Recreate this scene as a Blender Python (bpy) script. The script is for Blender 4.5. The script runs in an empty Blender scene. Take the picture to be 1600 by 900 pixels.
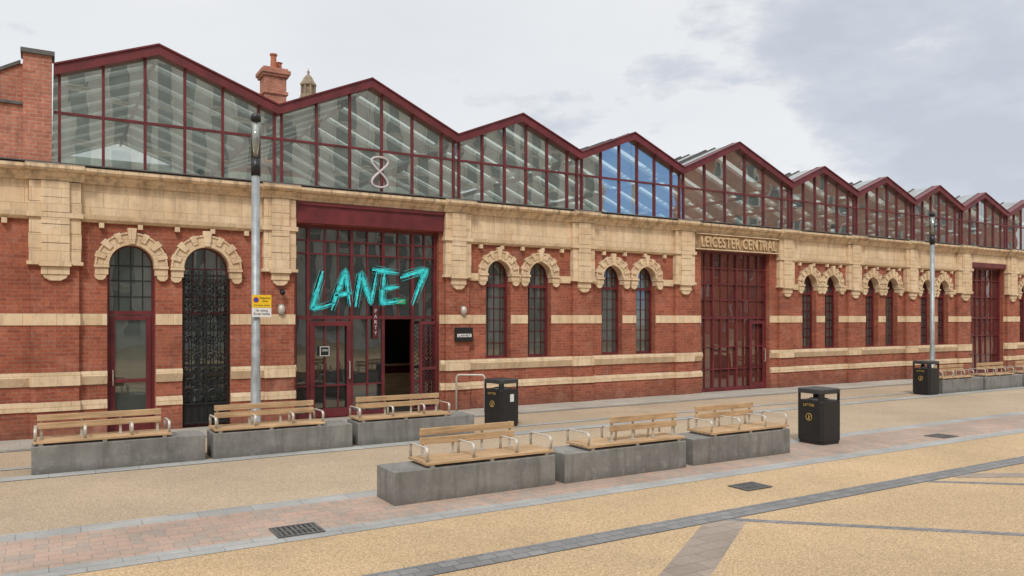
import bpy, math, random
from mathutils import Vector, Matrix
random.seed(7)
scene=bpy.context.scene
C=bpy.context.collection

# ------------------------------------------------------------------ materials
def newmat(name):
    m=bpy.data.materials.new(name); m.use_nodes=True
    nt=m.node_tree; nt.nodes.clear()
    out=nt.nodes.new('ShaderNodeOutputMaterial')
    return m,nt,out
def N(nt,t,**kw):
    n=nt.nodes.new(t)
    for k,v in kw.items(): setattr(n,k,v)
    return n
def L(nt,a,b): nt.links.new(a,b)
def noise(nt,vec,scale,detail=4,rough=.55):
    n=N(nt,'ShaderNodeTexNoise'); n.inputs['Scale'].default_value=scale
    n.inputs['Detail'].default_value=min(detail,4); n.inputs['Roughness'].default_value=rough
    if vec: L(nt,vec,n.inputs['Vector'])
    return n.outputs['Fac']
def ramp(nt,fac,stops):
    r=N(nt,'ShaderNodeValToRGB'); L(nt,fac,r.inputs['Fac'])
    els=r.color_ramp.elements
    while len(els)<len(stops): els.new(.5)
    for e,(p,c) in zip(els,stops):
        e.position=p; e.color=(c[0],c[1],c[2],1) if isinstance(c,tuple) else (c,c,c,1)
    return r.outputs['Color']
def mixc(nt,fac,a,b,mode='MIX'):
    m=N(nt,'ShaderNodeMix',data_type='RGBA',blend_type=mode)
    for inp,v in ((m.inputs[0],fac),(m.inputs[6],a),(m.inputs[7],b)):
        if isinstance(v,(int,float)): inp.default_value=v
        elif isinstance(v,tuple): inp.default_value=(v[0],v[1],v[2],1)
        else: L(nt,v,inp)
    return m.outputs[2]
def math_(nt,op,a,b=None,c=None):
    m=N(nt,'ShaderNodeMath',operation=op)
    for i,v in enumerate((a,b,c)):
        if v is None: continue
        if isinstance(v,(int,float)): m.inputs[i].default_value=v
        else: L(nt,v,m.inputs[i])
    return m.outputs[0]
def bump(nt,h,strength=.3,dist=.01,prev=None):
    b=N(nt,'ShaderNodeBump'); b.inputs['Strength'].default_value=strength; b.inputs['Distance'].default_value=dist
    L(nt,h,b.inputs['Height'])
    if prev: L(nt,prev,b.inputs['Normal'])
    return b.outputs['Normal']
def princ(nt,out,col,rough=.7,metal=0,normal=None,spec=.5):
    p=N(nt,'ShaderNodeBsdfPrincipled')
    if isinstance(col,tuple): p.inputs['Base Color'].default_value=(col[0],col[1],col[2],1)
    else: L(nt,col,p.inputs['Base Color'])
    if isinstance(rough,(int,float)): p.inputs['Roughness'].default_value=rough
    else: L(nt,rough,p.inputs['Roughness'])
    p.inputs['Metallic'].default_value=metal
    p.inputs['Specular IOR Level'].default_value=spec
    if normal: L(nt,normal,p.inputs['Normal'])
    L(nt,p.outputs[0],out.inputs['Surface'])
    return p
def pos(nt): return N(nt,'ShaderNodeNewGeometry').outputs['Position']
def wallvec(nt,p):
    s=N(nt,'ShaderNodeSeparateXYZ'); L(nt,p,s.inputs[0])
    c=N(nt,'ShaderNodeCombineXYZ'); L(nt,math_(nt,'ADD',s.outputs[0],s.outputs[1]),c.inputs[0]); L(nt,s.outputs[2],c.inputs[1])
    return c.outputs[0],s
def bricktex(nt,vec,w,h,mortar,c1,c2,cm,offset=.5,smooth=.1):
    b=N(nt,'ShaderNodeTexBrick'); L(nt,vec,b.inputs['Vector'])
    b.inputs['Scale'].default_value=1; b.inputs['Brick Width'].default_value=w; b.inputs['Row Height'].default_value=h
    b.inputs['Mortar Size'].default_value=mortar; b.inputs['Mortar Smooth'].default_value=smooth
    b.offset=offset
    b.inputs['Color1'].default_value=(*c1,1); b.inputs['Color2'].default_value=(*c2,1); b.inputs['Mortar'].default_value=(*cm,1)
    return b
def plain(name,col,rough=.6,metal=0,var=.15,scale=6,bumps=0):
    m,nt,out=newmat(name); p=pos(nt)
    n=noise(nt,p,scale,4)
    c=mixc(nt,1.0,tuple(col),ramp(nt,n,[(.25,1-var*1.6),(.75,1+var*.6)]),'MULTIPLY')
    nn=bump(nt,noise(nt,p,scale*12,3),bumps,.004) if bumps else None
    princ(nt,out,c,rough,metal,nn)
    return m

def brickmat(name,c1,c2,cm):
    m,nt,out=newmat(name); p=pos(nt); v,s=wallvec(nt,p)
    b=bricktex(nt,v,.225,.075,.006,c1,c2,cm)
    c=mixc(nt,1,b.outputs['Color'],ramp(nt,noise(nt,p,.9,4,.65),[(.3,.72),(.7,1.14)]),'MULTIPLY')
    c=mixc(nt,1,c,ramp(nt,noise(nt,p,16,2),[(.25,.78),(.75,1.18)]),'MULTIPLY')
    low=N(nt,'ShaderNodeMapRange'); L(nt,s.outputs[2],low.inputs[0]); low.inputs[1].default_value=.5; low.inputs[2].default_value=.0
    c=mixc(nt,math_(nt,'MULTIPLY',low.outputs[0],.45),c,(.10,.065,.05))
    eff=ramp(nt,noise(nt,p,1.9,4,.72),[(.53,0.0),(.74,.45)])
    c=mixc(nt,eff,c,(.48,.27,.20))
    mp=N(nt,'ShaderNodeMapping'); L(nt,p,mp.inputs[0]); mp.inputs['Scale'].default_value=(2.4,2.4,.6)
    soot=ramp(nt,noise(nt,mp.outputs[0],1.2,4,.7),[(.54,0.0),(.76,.6)])
    c=mixc(nt,soot,c,(.11,.055,.045))
    n=bump(nt,math_(nt,'SUBTRACT',1.0,b.outputs['Fac']),.5,.006)
    princ(nt,out,c,.88,0,n,.2)
    return m
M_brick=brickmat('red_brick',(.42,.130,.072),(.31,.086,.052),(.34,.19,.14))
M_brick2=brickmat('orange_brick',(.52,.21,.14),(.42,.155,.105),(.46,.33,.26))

def stonemat(name,base,dark,jw=.44,jh=.30):
    m,nt,out=newmat(name); p=pos(nt); v,s=wallvec(nt,p)
    b=bricktex(nt,v,jw,jh,.004,(1,1,1),(.90,.88,.85),(.60,.52,.44))
    c=mixc(nt,ramp(nt,noise(nt,p,1.6,4,.65),[(.35,0.0),(.70,1.0)]),base,dark)
    c=mixc(nt,1,c,b.outputs['Color'],'MULTIPLY')
    c=mixc(nt,ramp(nt,noise(nt,p,9,4,.75),[(.52,0.0),(.82,.55)]),c,(.32,.22,.14))
    mp=N(nt,'ShaderNodeMapping'); L(nt,p,mp.inputs[0]); mp.inputs['Scale'].default_value=(7,7,.7)
    st=noise(nt,mp.outputs[0],1,4,.6)
    top=N(nt,'ShaderNodeMapRange'); L(nt,s.outputs[2],top.inputs[0]); top.inputs[1].default_value=4.7; top.inputs[2].default_value=5.25
    f=math_(nt,'MULTIPLY',ramp(nt,st,[(.45,0.0),(.68,.85)]),math_(nt,'MULTIPLY_ADD',top.outputs[0],.65,.24))
    c=mixc(nt,f,c,(.13,.095,.065))
    g=N(nt,'ShaderNodeNewGeometry'); sn=N(nt,'ShaderNodeSeparateXYZ'); L(nt,g.outputs['Normal'],sn.inputs[0])
    up=N(nt,'ShaderNodeMapRange'); L(nt,sn.outputs[2],up.inputs[0]); up.inputs[1].default_value=.3; up.inputs[2].default_value=.9
    c=mixc(nt,math_(nt,'MULTIPLY',up.outputs[0],.7),c,(.13,.105,.08))
    n=bump(nt,math_(nt,'SUBTRACT',1.0,b.outputs['Fac']),.35,.006)
    n=bump(nt,noise(nt,p,30,3),.25,.004,n)
    princ(nt,out,c,.75,0,n,.25)
    return m
M_stone=stonemat('cream_terracotta',(.82,.65,.44),(.71,.51,.33))
M_stone2=stonemat('weathered_sandstone',(.42,.34,.24),(.3,.23,.16),.5,.35)
M_maroon=plain('maroon_paint',(.16,.024,.030),.42,0,.3,3)
M_maroon_d=plain('maroon_paint_dark',(.10,.015,.019),.4,0,.2,3)
M_black=plain('black_paint',(.014,.014,.015),.4,0,.2,8)
M_lid=plain('worn_black_lid',(.045,.045,.047),.45,0,.3,8)
M_blackiron=plain('black_iron',(.012,.012,.013),.5)
M_white=plain('white_paint',(.75,.75,.73),.5,0,.05)
M_inner=plain('interior_plaster',(.48,.53,.49),.9)
M_floor=plain('interior_floor',(.035,.033,.03),.6)
M_dark=plain('dark_interior',(.10,.085,.075),.9)
M_steel=plain('stainless_steel',(.60,.56,.49),.55,.45,.1,20)
M_galv=plain('galvanised_steel',(.38,.41,.42),.5,.35,.25,5)
M_gold=plain('gold_lettering',(.50,.33,.08),.5)
M_letter=plain('buff_letters',(.66,.48,.28),.75)
M_panel=plain('letter_panel',(.42,.27,.145),.8,0,.3)
M_cyan=plain('cyan_spray_paint',(.05,.82,.87),.6,0,.3,9)
M_yellow=plain('yellow_sign',(.85,.55,.02),.45,0,.05)
M_blue=plain('blue_sign',(.02,.07,.4),.45,0,.05)
M_red=plain('red_sign',(.6,.02,.02),.45,0,.05)
M_green=plain('green_sign',(.01,.35,.12),.4,0,.05)
M_lead=plain('lead_coping',(.12,.115,.11),.7,0,.25)
M_roof=plain('grey_roof_sheet',(.36,.38,.38),.5,.0,.2,2)
M_under=plain('roof_lining_boards',(.30,.34,.32),.8,0,.2,2)
M_slate=plain('slate',(.09,.085,.09),.6)
M_terra=plain('chimney_pot',(.42,.14,.07),.7)
M_pinkw=plain('pale_pink_letters',(.66,.58,.60),.5)

def roofl():
    m,nt,out=newmat('clear_rooflight')
    t=N(nt,'ShaderNodeBsdfTranslucent'); t.inputs[0].default_value=(.86,.92,.86,1)
    tr=N(nt,'ShaderNodeBsdfTransparent'); tr.inputs[0].default_value=(.92,.97,.93,1)
    b=N(nt,'ShaderNodeMixShader'); b.inputs[0].default_value=.8; L(nt,t.outputs[0],b.inputs[1]); L(nt,tr.outputs[0],b.inputs[2])
    L(nt,b.outputs[0],out.inputs[0]); return m
M_rl=roofl()
def glass(name,tint,base,wob=.25,opaque=None,haze=.0,hazecol=(.42,.47,.44)):
    m,nt,out=newmat(name); p=pos(nt)
    nb=bump(nt,noise(nt,p,1.3,1),wob,.05)
    g=N(nt,'ShaderNodeBsdfGlossy'); g.inputs['Color'].default_value=(.92,.95,.94,1); g.inputs['Roughness'].default_value=.015; L(nt,nb,g.inputs['Normal'])
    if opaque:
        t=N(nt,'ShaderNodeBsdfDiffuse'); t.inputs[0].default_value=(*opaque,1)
    else:
        t=N(nt,'ShaderNodeBsdfTransparent'); t.inputs[0].default_value=(*tint,1)
    fr=N(nt,'ShaderNodeFresnel'); fr.inputs['IOR'].default_value=1.5
    f=math_(nt,'ADD',fr.outputs[0],base)
    d=N(nt,'ShaderNodeBsdfDiffuse'); d.inputs[0].default_value=(*hazecol,1)
    mx=N(nt,'ShaderNodeMixShader'); L(nt,f,mx.inputs[0]); L(nt,t.outputs[0],mx.inputs[1]); L(nt,g.outputs[0],mx.inputs[2])
    dirt=math_(nt,'MULTIPLY_ADD',ramp(nt,noise(nt,p,2.2,4,.7),[(.4,0.0),(.8,1.0)]),.10 if not opaque else .04,haze)
    m2=N(nt,'ShaderNodeMixShader'); L(nt,dirt,m2.inputs[0]); L(nt,mx.outputs[0],m2.inputs[1]); L(nt,d.outputs[0],m2.inputs[2])
    L(nt,m2.outputs[0],out.inputs[0]); return m
M_gl_up=glass('gable_glass',(.76,.85,.80),.40,.05,None,.07)
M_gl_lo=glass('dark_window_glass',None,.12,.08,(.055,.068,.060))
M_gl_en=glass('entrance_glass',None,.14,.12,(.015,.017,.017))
M_gl_rd=glass('entrance_glass_painted_reflection',None,.12,.12,(.10,.030,.022))  # reflection of the red brick opposite painted into the diffuse colour
M_gl_lamp=glass('lamp_glass',(.85,.88,.88),.1,.05)

def resin(name,c1,c2,c3):
    m,nt,out=newmat(name); p=pos(nt)
    v=N(nt,'ShaderNodeTexVoronoi'); L(nt,p,v.inputs['Vector']); v.inputs['Scale'].default_value=120
    sp=N(nt,'ShaderNodeSeparateColor'); L(nt,v.outputs['Color'],sp.inputs[0])
    c=ramp(nt,sp.outputs[0],[(.0,c3),(.3,c2),(.62,c1),(1.0,tuple(min(1,x*1.25) for x in c1))])
    c=mixc(nt,1,c,ramp(nt,noise(nt,p,.35,4,.6),[(.3,.84),(.7,1.08)]),'MULTIPLY')
    c=mixc(nt,1,c,ramp(nt,noise(nt,p,34,3,.7),[(.3,.84),(.7,1.14)]),'MULTIPLY')
    c=mixc(nt,ramp(nt,noise(nt,p,.9,4,.8),[(.54,0.0),(.8,.34)]),c,(.26,.20,.14))
    n=bump(nt,v.outputs['Distance'],.3,.004)
    princ(nt,out,c,.82,0,n,.25); return m
M_gold_resin=resin('golden_resin_gravel',(.55,.40,.24),(.46,.325,.185),(.27,.185,.11))
M_beige_resin=resin('beige_resin_gravel',(.47,.37,.26),(.40,.31,.215),(.25,.19,.135))
def paving(name,w,h,c1,c2,cm,mort=.006,varc=None):
    m,nt,out=newmat(name); p=pos(nt)
    b=bricktex(nt,p,w,h,mort,c1,c2,cm)
    c=b.outputs['Color']
    if varc:
        mp=N(nt,'ShaderNodeTexWhiteNoise',noise_dimensions='2D')
        sx=N(nt,'ShaderNodeSeparateXYZ'); L(nt,p,sx.inputs[0])
        fx=math_(nt,'FLOOR',math_(nt,'DIVIDE',sx.outputs[0],w*.5)); fy=math_(nt,'FLOOR',math_(nt,'DIVIDE',sx.outputs[1],h))
        cc=N(nt,'ShaderNodeCombineXYZ'); L(nt,fx,cc.inputs[0]); L(nt,fy,cc.inputs[1]); L(nt,cc.outputs[0],mp.inputs['Vector'])
        c=mixc(nt,math_(nt,'MULTIPLY',ramp(nt,mp.outputs['Value'],[(.5,0.0),(.9,.9)]),math_(nt,'SUBTRACT',1.0,b.outputs['Fac'])),c,varc)
    c=mixc(nt,1,c,ramp(nt,noise(nt,p,.8,4,.65),[(.3,.78),(.7,1.1)]),'MULTIPLY')
    c=mixc(nt,1,c,ramp(nt,noise(nt,p,45,2,.6),[(.3,.88),(.7,1.1)]),'MULTIPLY')
    n=bump(nt,math_(nt,'SUBTRACT',1.0,b.outputs['Fac']),.4,.003)
    princ(nt,out,c,.75,0,n,.3); return m
M_pale=paving('pale_granite_slabs',.6,.4,(.40,.395,.375),(.35,.35,.335),(.25,.24,.23))
M_pavers=paving('pink_block_pavers',.24,.16,(.47,.325,.255),(.42,.32,.255),(.30,.24,.19),.005,(.36,.305,.26))
M_setts=paving('dark_granite_setts',.2,.13,(.26,.255,.25),(.19,.19,.19),(.14,.14,.135),.008)
M_kerb=paving('grey_kerb_stone',.9,.3,(.33,.32,.30),(.29,.28,.265),(.18,.17,.16),.008)
M_diag=paving('brown_slabs',.4,.2,(.37,.305,.25),(.32,.265,.215),(.24,.19,.15))
M_apron=paving('grey_apron_slabs',.9,.45,(.45,.415,.36),(.40,.37,.325),(.29,.255,.22))

def concrete():
    m,nt,out=newmat('grey_concrete'); p=pos(nt)
    c=ramp(nt,noise(nt,p,1.8,4,.7),[(.3,(.165,.16,.15)),(.7,(.28,.27,.25))])
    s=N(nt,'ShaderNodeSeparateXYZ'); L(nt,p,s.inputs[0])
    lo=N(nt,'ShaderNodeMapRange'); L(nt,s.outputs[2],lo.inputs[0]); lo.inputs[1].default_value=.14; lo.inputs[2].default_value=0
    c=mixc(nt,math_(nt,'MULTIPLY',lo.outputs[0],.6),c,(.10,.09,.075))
    c=mixc(nt,ramp(nt,noise(nt,p,6,4,.8),[(.54,0.0),(.78,.7)]),c,(.36,.35,.33))
    mp=N(nt,'ShaderNodeMapping'); L(nt,p,mp.inputs[0]); mp.inputs['Scale'].default_value=(9,9,1)
    c=mixc(nt,ramp(nt,noise(nt,mp.outputs[0],1,4,.6),[(.48,0.0),(.72,.6)]),c,(.11,.105,.09))
    v=N(nt,'ShaderNodeTexVoronoi'); L(nt,p,v.inputs['Vector']); v.inputs['Scale'].default_value=28
    c=mixc(nt,ramp(nt,v.outputs['Distance'],[(.08,.5),(.14,0.0)]),c,(.08,.08,.08))
    n=bump(nt,noise(nt,p,60,3),.3,.003)
    princ(nt,out,c,.85,0,n,.25); return m
M_conc=concrete()
def wood():
    m,nt,out=newmat('pale_oak_slats'); p=pos(nt)
    mp=N(nt,'ShaderNodeMapping'); L(nt,p,mp.inputs[0]); mp.inputs['Scale'].default_value=(1.2,22,22)
    c=ramp(nt,noise(nt,mp.outputs[0],1.5,4,.65),[(.3,(.37,.23,.12)),(.7,(.62,.43,.25))])
    c=mixc(nt,1,c,ramp(nt,noise(nt,p,3,4),[(.3,.75),(.7,1.12)]),'MULTIPLY')
    princ(nt,out,c,.6,0,bump(nt,noise(nt,mp.outputs[0],4,3),.2,.002),.35); return m
M_wood=wood()

# ------------------------------------------------------------------ geometry
class MB:
    def __init__(s): s.v=[];s.f=[];s.m=[]
    def face(s,pts,m=0):
        b=len(s.v); s.v+= [tuple(p) for p in pts]; s.f.append(list(range(b,b+len(pts)))); s.m.append(m)
    def box(s,x0,x1,y0,y1,z0,z1,m=0):
        if x1<=x0 or z1<=z0 or y1<=y0: return
        b=len(s.v)
        s.v+=[(x0,y0,z0),(x1,y0,z0),(x1,y1,z0),(x0,y1,z0),(x0,y0,z1),(x1,y0,z1),(x1,y1,z1),(x0,y1,z1)]
        for q in ((0,3,2,1),(4,5,6,7),(0,1,5,4),(1,2,6,5),(2,3,7,6),(3,0,4,7)):
            s.f.append([b+i for i in q]); s.m.append(m)
    def prism(s,poly,y0,y1,m=0):   # poly in xz (counter-clockwise seen from -y)
        b=len(s.v); n=len(poly)
        s.v+=[(x,y0,z) for x,z in poly]+[(x,y1,z) for x,z in poly]
        s.f.append([b+i for i in range(n)]); s.m.append(m)
        s.f.append([b+n+i for i in reversed(range(n))]); s.m.append(m)
        for i in range(n):
            j=(i+1)%n; s.f.append([b+j,b+i,b+n+i,b+n+j]); s.m.append(m)
    def prismx(s,poly,x0,x1,m=0):  # poly in yz
        b=len(s.v); n=len(poly)
        s.v+=[(x0,y,z) for y,z in poly]+[(x1,y,z) for y,z in poly]
        s.f.append([b+i for i in reversed(range(n))]); s.m.append(m)
        s.f.append([b+n+i for i in range(n)]); s.m.append(m)
        for i in range(n):
            j=(i+1)%n; s.f.append([b+i,b+j,b+n+j,b+n+i]); s.m.append(m)
    def lathe(s,prof,cx=0,cy=0,n=20,m=0):
        b=len(s.v)
        for r,z in prof:
            for i in range(n):
                a=2*math.pi*i/n; s.v.append((cx+r*math.cos(a),cy+r*math.sin(a),z))
        for k in range(len(prof)-1):
            for i in range(n):
                j=(i+1)%n; s.f.append([b+k*n+i,b+k*n+j,b+(k+1)*n+j,b+(k+1)*n+i]); s.m.append(m)
        s.f.append([b+i for i in reversed(range(n))]); s.m.append(m)
        e=b+(len(prof)-1)*n; s.f.append([e+i for i in range(n)]); s.m.append(m)
    def tube(s,pts,r,n=8,m=0,closed=False):
        pts=[Vector(p) for p in pts]; b=len(s.v); K=len(pts)
        ref=None
        for k,p in enumerate(pts):
            if closed: t=pts[(k+1)%K]-pts[k-1]
            else: t=pts[min(k+1,K-1)]-pts[max(k-1,0)]
            t.normalize()
            if ref is None:
                ref=t.orthogonal().normalized()
            ref=(ref-t*ref.dot(t)).normalized(); bi=t.cross(ref)
            for i in range(n):
                a=2*math.pi*i/n; q=p+ref*math.cos(a)*r+bi*math.sin(a)*r; s.v.append(tuple(q))
        for k in range(K if closed else K-1):
            k2=(k+1)%K
            for i in range(n):
                j=(i+1)%n; s.f.append([b+k*n+i,b+k*n+j,b+k2*n+j,b+k2*n+i]); s.m.append(m)
        if not closed:
            s.f.append([b+i for i in reversed(range(n))]); s.m.append(m)
            s.f.append([b+(K-1)*n+i for i in range(n)]); s.m.append(m)
    def build(s,name,mats,parent=None,loc=(0,0,0),bevel=0,smooth=False,rotz=0):
        me=bpy.data.meshes.new(name); me.from_pydata(s.v,[],s.f)
        for m in (mats if isinstance(mats,(list,tuple)) else [mats]): me.materials.append(m)
        me.polygons.foreach_set('material_index',s.m)
        if smooth: me.polygons.foreach_set('use_smooth',[len(f)==4 for f in s.f])
        me.update()
        o=bpy.data.objects.new(name,me); C.objects.link(o); o.location=loc; o.rotation_euler[2]=rotz
        if parent: o.parent=parent
        if bevel:
            bv=o.modifiers.new('bevel','BEVEL'); bv.width=bevel; bv.segments=2; bv.limit_method='ANGLE'
        return o
def empty(name,loc,label,cat,group=None,rotz=0):
    e=bpy.data.objects.new(name,None); C.objects.link(e); e.location=loc; e.rotation_euler[2]=rotz
    e.empty_display_size=.3; e['label']=label; e['category']=cat
    if group: e['group']=group
    return e
def tag(o,label,cat,group=None):
    o['label']=label; o['category']=cat
    if group: o['group']=group
def struct(o): o['kind']='structure'
def textmesh(name,body,width,height,mat,ext=.004,parent=None,M=None,shear=0,fitw=True,bold=0):
    cu=bpy.data.curves.new('t','FONT'); cu.body=body; cu.extrude=ext; cu.shear=shear; cu.size=1; cu.offset=bold
    cu.align_x='CENTER'; cu.align_y='CENTER'; cu.resolution_u=3
    if bold: cu.space_character=1.08
    o=bpy.data.objects.new('t',cu); C.objects.link(o)
    bpy.context.view_layer.update()
    dg=bpy.context.evaluated_depsgraph_get()
    me=bpy.data.meshes.new_from_object(o.evaluated_get(dg))
    bpy.data.objects.remove(o)
    xs=[v.co.x for v in me.vertices]; ys=[v.co.y for v in me.vertices]
    cx=(min(xs)+max(xs))/2; cy=(min(ys)+max(ys))/2; sx=width/(max(xs)-min(xs)); sy=height/(max(ys)-min(ys))
    if not fitw: sx=sy
    for v in me.vertices:
        c=v.co; v.co=Vector(((c.x-cx)*sx,(c.y-cy)*sy,c.z))
        if M: v.co=M@v.co
    me.materials.clear(); me.materials.append(mat)
    r=bpy.data.objects.new(name,me); C.objects.link(r)
    if parent: r.parent=parent
    return r
def frontM(x,y,z): # text plane facing -Y
    return Matrix.Translation((x,y,z))@Matrix.Rotation(math.radians(90),4,'X')
def leftM(x,y,z):  # text plane facing -X
    return Matrix.Translation((x,y,z))@Matrix.Rotation(math.radians(-90),4,'Z')@Matrix.Rotation(math.radians(90),4,'X')

# ------------------------------------------------------------------ ground
def sheet(name,x0,x1,y0,y1,z,mat):
    b=MB(); b.face([(x0,y0,z),(x1,y0,z),(x1,y1,z),(x0,y1,z)]); o=b.build(name,mat); struct(o); return o
sheet('ground',-400,500,-400,400,0,M_beige_resin)
sheet('plaza_surface',-40,90,-40,-9.3,.004,M_gold_resin)
sheet('paving_strip',-40,90,-9.06,-7.86,.008,M_pavers)
sheet('paving_edge',-40,90,-9.36,-9.06,.008,M_pale)
sheet('paving_edge',-40,90,-7.86,-7.55,.008,M_pale)
sheet('paving_edge',-40,90,-4.35,-4.0,.008,M_pale)
sheet('paving_edge',-40,90,-3.4,-3.2,.008,M_pale)
sheet('paving_strip',-40,90,-11.06,-10.74,.010,M_setts)
sheet('pavement',-40,90,-1.35,-0.0,.012,M_apron)
sheet('kerb',-40,90,-1.5,-1.35,.008,M_kerb)
DZ=[.0055]
def diag(p,q,w,mat,name):
    p=Vector(p);q=Vector(q);d=(q-p).normalized();n=Vector((-d.y,d.x))*w/2
    b=MB(); pts=[p+n,q+n,q-n,p-n]
    if (pts[1]-pts[0]).cross(pts[2]-pts[0])<0: pts.reverse()
    b.face([(a.x,a.y,DZ[0]) for a in pts]); DZ[0]+=.0007; o=b.build(name,mat); struct(o)
diag((6.75,-10.98),(0.8,-14.9),.42,M_diag,'path')
diag((6.6,-11.0),(12.5,-16.5),.12,M_setts,'path')
diag((10.6,-11.03),(15.5,-15.2),.12,M_setts,'path')
diag((11.3,-11.0),(18.5,-15.0),.30,M_diag,'path')
def cover(x,y,w,d,name,lab):
    e=empty(name,(x,y,.012),lab,'drain cover',"drain covers set in the paving")
    b=MB(); b.box(-w/2,w/2,-d/2,-d/2+.03,0,.008); b.box(-w/2,w/2,d/2-.03,d/2,0,.008); b.box(-w/2,-w/2+.03,-d/2+.03,d/2-.03,0,.008); b.box(w/2-.03,w/2,-d/2+.03,d/2-.03,0,.008)
    k=8
    for i in range(k):
        xx=-w/2+.03+(w-.06)*(i+.5)/k; b.box(xx-.016,xx+.016,-d/2+.03,d/2-.03,0,.006)
    b.box(-w/2+.03,w/2-.03,-.012,.012,.0005,.0072)
    b.build('grating',M_lead,e)
    b=MB(); b.face([(-w/2+.03,-d/2+.03,.001),(w/2-.03,-d/2+.03,.001),(w/2-.03,d/2-.03,.001),(-w/2+.03,d/2-.03,.001)]); b.build('drain_pit',M_blackiron,e)
cover(2.3,-8.98,.5,.42,'drain_cover','dark slotted iron drain cover in the grey paving band')
cover(8.2,-10.0,.48,.36,'drain_cover','grey iron drain cover in golden gravel surface')
cover(14.9,-8.8,.5,.4,'drain_cover','grey iron drain cover beside pink block paving')

# ------------------------------------------------------------------ station building
ST=empty('station_building',(0,0,0),'long red brick and cream terracotta former station with glazed maroon gables','building')
X0,X1=-7.0,42.4
ZT=5.22; TH=.38
arched=[(1.44,.44,0,3.38),(2.87,.48,0,3.36)]+[(c,.375,1.27,3.47) for c in (10.02,11.30,13.77,15.03,22.35,23.55,25.85,27.05,29.3,30.45,36.75,37.95,40.0,41.1)]+[(-5.6,.44,0,3.38)]
rects=[(4.75,8.32,0,4.45),(17.25,20.35,0,4.42),(32.4,35.0,0,4.42)]
w=MB()
ops=sorted([(c-r,c+r,'a',(c,r,s,sp)) for c,r,s,sp in arched]+[(a,b,'r',(z0,z1)) for a,b,z0,z1 in rects])
cur=X0
for a,b,k,d in ops:
    w.box(cur,a,0,TH,0,ZT)
    if k=='r': w.box(a,b,0,TH,d[1],ZT)
    else:
        c,r,s,sp=d
        if s>0: w.box(a,b,0,TH,0,s)
        n=16
        P=[(c-r*math.cos(math.pi*i/n),sp+r*math.sin(math.pi*i/n)) for i in range(n+1)]
        for i in range(n):
            (xa,za),(xb,zb)=P[i],P[i+1]
            w.face([(xa,0,za),(xb,0,zb),(xb,0,ZT),(xa,0,ZT)]); w.face([(xb,TH,zb),(xa,TH,za),(xa,TH,ZT),(xb,TH,ZT)])
            w.face([(xa,0,za),(xa,TH,za),(xb,TH,zb),(xb,0,zb)])
    cur=b
w.box(cur,X1,0,TH,0,ZT)
w.build('wall',M_brick,ST)
b=MB(); b.box(X0,X0+.3,TH,10,0,ZT); b.box(X1-.3,X1,TH,10,0,6.8); b.box(X0,X1,10,10.3,0,6.8); b.build('rear_wall',M_brick,ST)
b=MB(); b.box(X0+.3,X1-.3,9.9,9.99,5.22,7.3); b.build('upper_lining',M_inner,ST)
b=MB(); b.box(X0+.3,X1-.3,TH,9.88,5.0,5.2); b.build('added_light_slab',M_inner,ST)  # unseen slab added so the hall stays dark and rooflights brighten only above
b=MB(); b.box(X0+.3,X1-.3,TH,9.9,.01,.05); b.build('floor',M_floor,ST)
b=MB(); b.box(X0+.4,X1-.4,3.2,3.3,.06,4.98); b.build('lobby_lining',M_dark,ST)
b=MB(); b.box(7.2,9.6,1.9,2.4,.051,1.05); b.box(7.1,9.7,1.82,2.5,1.05,1.10,1); b.box(7.35,9.4,1.86,1.90,.25,.85,1); b.build('reception_desk',[M_maroon_d,M_wood],ST)

def free(z):
    iv=[];cur=X0
    for a,bb,k,d in ops:
        z0=d[0] if k=='r' else d[2]; z1=d[1] if k=='r' else d[3]+.3
        if z0-.03<=z<z1: 
            iv.append((cur,a)); cur=bb
    iv.append((cur,X1)); return iv
for a,c in free(2.28):
    b=MB(); b.box(a+.002 if a>X0 else a,c-.002,-.018,.02,2.17,2.40); b.build('stone_band',M_stone,ST,bevel=.006)
for a,c in free(1.1):
    b=MB(); b.prismx([(-.10,1.17),(-.03,1.0),(.03,1.0),(.03,1.265),(-.06,1.265)][::-1],a+.002,c-.002); b.build('sill_band',M_stone,ST)
for a,c in free(.6):
    b=MB(); b.prismx([(-.075,.52),(-.075,.62),(-.03,.70),(.03,.70),(.03,.52)],a+.002,c-.002); b.build('plinth_band',M_stone,ST)
for a,c in free(.3):
    b=MB(); b.box(a+.003,c-.003,-.05,.02,0,.519); b.build('plinth',M_brick,ST)
pil=[(-4.3,-3.4),(-.33,.55),(4.02,4.73),(8.42,9.15),(12.3,13.05),(16.08,16.86),(20.68,21.42),(24.3,25.05),(27.78,28.55),(31.3,32.3),(35.1,35.9),(38.7,39.3)]
def minus(a,bb,holes):
    r=[];cur=a
    for h0,h1 in sorted(holes):
        if h0>cur: r.append((cur,h0))
        cur=max(cur,h1)
    if cur<bb: r.append((cur,bb))
    return r
for a,c in minus(X0,X1,pil+[(4.73,8.42),(16.86,20.68),(32.3,35.1)]):
    if c-a<.3: continue
    b=MB()
    b.prismx([(-.05,4.95),(-.05,4.34),(-.13,4.34),(-.11,4.26),(-.04,4.20),(.02,4.20),(.02,4.95)],a,c)
    n=max(2,int((c-a)/.62))
    for i in range(n):
        xx=a+(c-a)*(i+.5)/n; b.box(xx-.045,xx+.045,-.10,.0,4.10,4.205)
    b.build('frieze',M_stone,ST)
cor=[(.02,4.95),(-.09,4.95),(-.11,5.0),(-.15,5.03),(-.19,5.09),(-.27,5.12),(-.30,5.16),(-.30,5.215),(-.22,5.255),(.10,5.28)]
b=MB()
cuts=[(p[0]-.05,p[1]+.05) for p in pil]
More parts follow.
